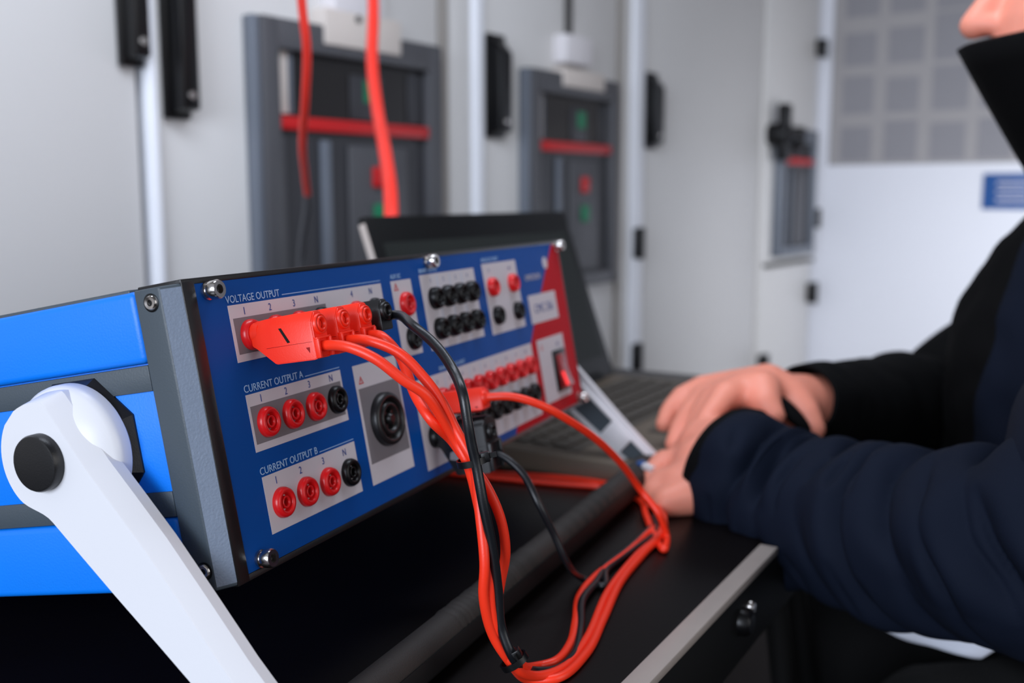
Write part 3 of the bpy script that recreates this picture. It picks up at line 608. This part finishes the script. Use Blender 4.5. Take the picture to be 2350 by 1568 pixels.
# ================================================================ THE PERSON
#PERSON#
pr = empty('person', (0.60, 0.92, 0.0))
tag(pr, 'person in a navy and black jacket with turned-up collar, hands crossed at the laptop', 'person')
INV = Matrix.Translation((-0.60, -0.92, 0.0))
def cap(bm, a, b, ra, rb, seg=20, n=8):
    """tapered capsule between two world points"""
    a = Vector(a); b = Vector(b); d = b - a; Ln = d.length
    prof = [(ra * math.sin(math.pi / 2 * i / n), -ra * math.cos(math.pi / 2 * i / n)) for i in range(n + 1)] + [(rb * math.cos(math.pi / 2 * i / n), Ln + rb * math.sin(math.pi / 2 * i / n)) for i in range(n + 1)]
    prof[0] = (0, -ra); prof[-1] = (0, Ln + rb); add_lathe(bm, prof, a, d, seg)
def ell(bm, c, r, rot=None, seg=24):
    b2 = bmesh.new(); bmesh.ops.create_uvsphere(b2, u_segments=seg, v_segments=seg // 2, radius=1)
    m = Matrix.Translation(Vector(c)) @ (rot.to_4x4() if rot else Matrix.Identity(4)) @ Matrix.Diagonal((r[0], r[1], r[2], 1)); merge(bm, b2, m)
def remesh(name, bm, m, parent, vox, smooth=3, disp=None):
    me = bpy.data.meshes.new('tmp'); bmesh.ops.recalc_face_normals(bm, faces=bm.faces[:]); bm.to_mesh(me); bm.free()
    o = bpy.data.objects.new('tmp', me); COL.objects.link(o)
    r = o.modifiers.new('r', 'REMESH'); r.mode = 'VOXEL'; r.voxel_size = vox; r.adaptivity = 0
    s = o.modifiers.new('s', 'SMOOTH'); s.factor = .5; s.iterations = smooth
    dg = bpy.context.evaluated_depsgraph_get(); nm = bpy.data.meshes.new_from_object(o.evaluated_get(dg)); bpy.data.objects.remove(o); bpy.data.meshes.remove(me)
    if disp:
        for v in nm.vertices: v.co = v.co + v.normal * disp(v.co)
    nm.transform(INV); nm.name = name; return link(name, nm, m, parent, smooth='all')

# joints (world)
SL = Vector((.56, .74, CH - .065)); EL = at(2440, 1262, .565); WL = at(1672, 1092, .80)          # near (left) shoulder, elbow, wrist
SR = Vector((.66, 1.08, CH - .06)); ER = Vector((.480, 1.12, CH - .235)); WR = at(1812, 925, .905)
NB = Vector((.575, .905, CH - .005)); HC = Vector((.505, .90, CH + .175)); PEL = Vector((.70, .93, .50)); CHE = Vector((.575, .91, CH - .13))
HIP = [Vector((.68, .85, .48)), Vector((.68, 1.01, .48))]; KN = [Vector((.36, .80, .50)), Vector((.36, 1.02, .50))]; AN = [Vector((.37, .80, .08)), Vector((.37, 1.02, .08))]
bm = bmesh.new()
# head in profile looking towards -X, slightly down
ell(bm, HC + Vector((.012, 0, .03)), (.095, .076, .105)); ell(bm, HC + Vector((-.035, 0, -.045)), (.060, .058, .070)); ell(bm, HC + Vector((-.055, 0, -.093)), (.026, .030, .022))
nt = at(2236, 58, .895); nb = nt + Vector((.034, 0, .052))
cap(bm, nb, nt, .009, .0125); ell(bm, nt + Vector((.010, .011, -.001)), (.012, .007, .009)); ell(bm, nt + Vector((.010, -.011, -.001)), (.012, .007, .009))
ell(bm, nt + Vector((.024, 0, -.030)), (.014, .024, .007)); ell(bm, nt + Vector((.026, 0, -.041)), (.014, .021, .007))
for s in (-1, 1):
    ell(bm, HC + Vector((.018, .077 * s, 0)), (.018, .008, .030)); ell(bm, HC + Vector((-.055, .036 * s, -.022)), (.020, .020, .020)); ell(bm, HC + Vector((-.068, .031 * s, .022)), (.012, .017, .006)); ell(bm, HC + Vector((-.067, .031 * s, .003)), (.011, .015, .005))
ell(bm, HC + Vector((-.068, 0, .044)), (.013, .046, .009))
cap(bm, HC + Vector((.03, 0, -.06)), NB, .055, .062)
# torso, arms and legs under the clothes
cap(bm, NB + Vector((.01, 0, -.05)), CHE, .085, .12); cap(bm, CHE, PEL + Vector((-.02, 0, .08)), .12, .095); cap(bm, SL, SR, .052, .052)
cap(bm, SL, EL, .045, .036); cap(bm, EL, at(2240, 1262, .615), .036, .034); cap(bm, at(2240, 1262, .615), at(1930, 1205, .72), .034, .029); cap(bm, at(1930, 1205, .72), WL, .029, .025); cap(bm, SR, ER, .045, .036); cap(bm, ER, WR, .036, .026)
for a, b, c in zip(HIP, KN, AN): cap(bm, a, b, .078, .055); cap(bm, b, c, .052, .036); cap(bm, c + Vector((.02, 0, -.035)), c + Vector((-.15, 0, -.045)), .038, .03)
cap(bm, HIP[0], HIP[1], .085, .085)
# near (left) hand: palm on the palm rest, fingers curled towards the camera left
def chain(bm, pts, rs):
    for a, b, r0, r1 in zip(pts, pts[1:], rs, rs[1:]): cap(bm, a, b, r0, r1, 14, 5)
cap(bm, WL, at(1620, 1075, .81), .028, .027)
cap(bm, at(1695, 1052, .81), at(1620, 1028, .84), .030, .024)
kn = [at(1608, 1000, .872), at(1588, 1030, .850), at(1572, 1062, .825), at(1562, 1098, .800)]
for k in kn: cap(bm, at(1650, 1075, .80), k, .022, .0135)
cap(bm, at(1625, 1085, .80), at(1560, 1118, .79), .022, .018)
tips = [[at(1584, 1000, .885), at(1572, 1022, .88), at(1566, 1044, .87)], [at(1562, 1040, .850), at(1542, 1062, .846), at(1534, 1082, .842)], [at(1522, 1062, .828), at(1500, 1086, .822), at(1494, 1108, .816)], [at(1520, 1104, .795), at(1500, 1126, .788), at(1504, 1148, .782)]]
for k, t in zip(kn, tips): chain(bm, [k] + t, [.0125, .0105, .0095, .0082])
chain(bm, [at(1620, 1120, .78), at(1570, 1140, .775), at(1530, 1152, .772)], [.020, .015, .012])
# far (right) hand laid over it: back of the hand high, fingers drooping to the left
cap(bm, WR, at(1755, 893, .90), .024, .020)
kr = [at(1612, 893, .915), at(1618, 912, .895), at(1640, 915, .878), at(1664, 908, .865)]
pk = at(1735, 886, .895)
for k in kr: cap(bm, pk, k, .0180, .0125)
tr = [[at(1566, 910, .910), at(1538, 942, .905), at(1523, 974, .900)], [at(1584, 946, .885), at(1560, 984, .880), at(1546, 1022, .872)], [at(1612, 950, .865), at(1596, 980, .858), at(1586, 1006, .852)], [at(1640, 938, .852), at(1622, 962, .846), at(1610, 984, .842)]]
for k, t in zip(kr, tr): chain(bm, [k] + t, [.0120, .0100, .0090, .0078])
chain(bm, [at(1745, 900, .875), at(1755, 925, .86), at(1778, 955, .85)], [.019, .014, .0095])
chain(bm, [at(1760, 885, .90), at(1815, 905, .895), at(1848, 945, .885), at(1866, 985, .88)], [.020, .016, .013, .011])
body = remesh('body', bm, 'skin', pr, .0034, 4)
for s in (-1, 1):
    ey = HC + Vector((-.0665, .031 * s, .012)); b = bmesh.new(); ell(b, ey, (.0115, .0125, .0105)); b.transform(INV); link('eye', finish(b, 'eye'), 'eye', pr, smooth='all')
    b = bmesh.new(); ell(b, ey + Vector((-.0086, 0, 0)), (.0035, .0055, .0055)); b.transform(INV); link('iris', finish(b, 'iris'), 'iris', pr, smooth='all')
b = bmesh.new(); ell(b, HC + Vector((.026, 0, .052)), (.094, .083, .098)); ell(b, HC + Vector((.055, 0, .0)), (.065, .076, .075))
remesh('hair', b, 'hair', pr, .006, 2, lambda c: .004 * noise.noise(c * 60))

# jacket torso
def fold(c): return .008 * noise.noise(Vector((c.x * 9, c.y * 6, c.z * 14))) + .004 * noise.noise(c * 30)
bm = bmesh.new()
cap(bm, Vector((.570, .90, CH - .03)), Vector((.545, .90, CH - .14)), .095, .150); cap(bm, Vector((.545, .90, CH - .14)), Vector((.56, .90, CH - .30)), .150, .16); cap(bm, Vector((.56, .90, CH - .30)), PEL + Vector((-.02, 0, .10)), .16, .15)
cap(bm, SL + Vector((.01, .02, -.01)), SR + Vector((.01, -.02, -.01)), .078, .078)
remesh('jacket_body', bm, 'jblack', pr, .007, 4, fold)
# navy chest yoke
bm = bmesh.new(); cap(bm, SL + Vector((.02, .0, -.015)), SR + Vector((.02, -.0, -.015)), .080, .080); cap(bm, Vector((.550, .855, CH - .30)), Vector((.552, .86, CH - .13)), .157, .150)
remesh('jacket_yoke', bm, 'navy', pr, .007, 4, fold)
# stand up collar: a tapering ring round chin and neck
bm = bmesh.new(); seg = 48; rings = []
cb = NB + Vector((-.018, 0, -.012))
for j in range(9):
    f = j / 8; c = cb.lerp(Vector((.492, .90, CH + .146)), f); rx = .076 + .018 * f; ry = .080 + .016 * f; ring = []
    for i in range(seg):
        a = 2 * math.pi * i / seg; ca_, sa = math.cos(a), math.sin(a)
        front = max(0, -ca_); dz = .004 * f * (1 - front) + .03 * f * max(0, ca_) - .020 * f * front
        rr = 1 + .03 * math.sin(f * math.pi) + .16 * f * front ** 6
        ring.append(bm.verts.new(c + Vector((rx * ca_ * rr, ry * sa * rr, dz))))
    rings.append(ring)
for a, b in zip(rings, rings[1:]):
    for i in range(seg): bm.faces.new((a[i], a[(i + 1) % seg], b[(i + 1) % seg], b[i]))
bm.transform(INV); me = finish(bm, 'collar'); co = link('collar', me, 'jblack', pr, smooth='all'); sd = co.modifiers.new('s', 'SOLIDIFY'); sd.thickness = .006; sd.offset = 0

# sleeves
def sleeve(name, pts, rs, mname, fs, amp, seed, n=16, seg=110):
    P_ = catmull(pts, n); R_ = []
    for i in range(len(P_)):
        t = i / (len(P_) - 1) * (len(rs) - 1); k = min(int(t), len(rs) - 2); R_.append(rs[k] + (rs[k + 1] - rs[k]) * (t - k))
    def rf(s, ph):
        w1 = .10 * noise.noise(Vector((s * 3.1 + seed, math.cos(ph), math.sin(ph)))) * 6
        x = s * fs * 2 * math.pi + 2.4 * math.cos(ph + .9) + w1 * 2.2
        rid = (1 - abs(math.sin(x / 2))) ** 1.5                       # sharp creases
        gate = max(.12, .55 + 1.2 * noise.noise(Vector((s * 5 + seed, math.cos(ph) * 1.2, math.sin(ph) * 1.2 + 3))))
        x2 = s * fs * 3.3 * math.pi + 3.2 * math.cos(ph + 1.5) + w1 * 3 + 1.1
        rid2 = (1 - abs(math.sin(x2 / 2))) ** 2.2 * max(0, .2 + 1.6 * noise.noise(Vector((s * 6 + seed + 9, math.cos(ph) * 1.5, math.sin(ph) * 1.5))))
        return 1 + amp * ((.35 - rid) * gate - .55 * rid2) + .035 * noise.noise(Vector((s * 9, math.cos(ph) * 1.5 + seed, math.sin(ph) * 1.5)))
    bm = bmesh.new(); add_tube(bm, P_, R_, seg, rf, cap=False); bm.transform(INV)
    me = finish(bm, name); o = link(name, me, mname, pr, smooth='all'); m = o.modifiers.new('s', 'SOLIDIFY'); m.thickness = .003; m.offset = -1
    return o
fore = [at(1668, 1072, .80), at(1700, 1092, .79), at(1800, 1150, .765), at(1930, 1200, .72), at(2080, 1232, .665), at(2240, 1252, .615), at(2380, 1262, .585), EL + Vector((.03, .0, .0))]
sleeve('forearm_sleeve', fore, [.045, .049, .054, .053, .055, .056, .060, .058], 'navy', 7.0, .31, 1.7, 30, 180)
sleeve('upper_sleeve', [EL + Vector((.025, -.01, -.035)), EL + Vector((.030, 0, .02)), EL.lerp(SL, .35) + Vector((.0, 0, .01)), EL.lerp(SL, .7), SL + Vector((.01, .01, .02))], [.030, .062, .076, .080, .078], 'navy', 2.5, .10, 5.2)
sleeve('cuff_band', [at(1660, 1066, .804), at(1672, 1073, .800), at(1690, 1085, .794)], [.0462, .0500, .0503], 'jblack', 1, .01, 2.2, 6, 60)
sleeve('far_forearm_sleeve', [at(1838, 925, .915), at(1880, 930, .935), at(1980, 935, .985), at(2080, 925, 1.05), ER, ER + Vector((.05, .0, .02))], [.034, .040, .046, .052, .056, .05], 'jblack', 5, .10, 8.1, 14, 90)
sleeve('far_upper_sleeve', [ER + Vector((.01, 0, -.04)), ER + Vector((.0, 0, .02)), ER.lerp(SR, .5), SR + Vector((.01, -.01, .02))], [.04, .055, .062, .07], 'jblack', 3, .08, 3.3)
bm = bmesh.new(); rot = (at(1850, 985, .86) - at(1765, 900, .875)).to_track_quat('Z', 'Y').to_matrix()
ell(bm, at(1812, 945, .868), (.0095, .006, .024), rot); bm.transform(INV); link('cuff_tab', finish(bm, 'cuff_tab'), 'jblack', pr, smooth='all')
# white shirt hem below the jacket
bm = bmesh.new(); top = [at(1955, 1395, .80), at(2040, 1405, .79), at(2120, 1415, .78), at(2200, 1440, .77), at(2330, 1450, .76)]; bot = [at(1968, 1412, .80), at(2040, 1448, .79), at(2110, 1478, .78), at(2180, 1496, .77), at(2250, 1510, .76)]
tp_ = catmull(top, 8); bt_ = catmull(bot, 8); vr = []
for i, (a, b) in enumerate(zip(tp_, bt_)):
    vr.append([bm.verts.new(a.lerp(b, k / 6) + Vector((0, .003 * math.sin(i * .35 + k * .3), 0))) for k in range(7)])
for a, b in zip(vr, vr[1:]):
    for k in range(6): bm.faces.new((a[k], b[k], b[k + 1], a[k + 1]))
bm.transform(INV); sh = link('shirt_hem', finish(bm, 'shirt_hem'), 'shirt', pr, smooth='all'); m = sh.modifiers.new('s', 'SOLIDIFY'); m.thickness = .003
# trousers and shoes
bm = bmesh.new()
for a, b, c in zip(HIP, KN, AN): cap(bm, a, b, .098, .074); cap(bm, b, c + Vector((0, 0, .03)), .070, .056)
cap(bm, HIP[0] + Vector((.0, 0, .02)), HIP[1] + Vector((.0, 0, .02)), .125, .125)
remesh('trousers', bm, 'trousers', pr, .008, 3, fold)
for c in AN:
    bm = bmesh.new(); cap(bm, c + Vector((.035, 0, -.035)), c + Vector((-.155, 0, -.045)), .045, .036); add_box(bm, c.x - .195, c.x + .08, c.y - .043, c.y + .043, 0.0, .022, .006)
    remesh('shoe', bm, 'black_matt', pr, .006, 2)
# chair the person sits on
cr = empty('chair', (.74, .93, 0)); tag(cr, 'black chair under the seated person, mostly outside the picture', 'chair')
box('seat', 'black', cr, -.24, .22, -.23, .23, .335, .375, .012)
box('backrest', 'black', cr, .20, .225, -.21, .21, .60, .92, .01)
for x in (-.21, .19):
    for y in (-.20, .20): box('leg', 'black_matt', cr, x - .012, x + .012, y - .012, y + .012, 0, .34, .002)
for y in (-.18, .18): box('back_post', 'black_matt', cr, .198, .212, y - .012, y + .012, .36, .64, .002)
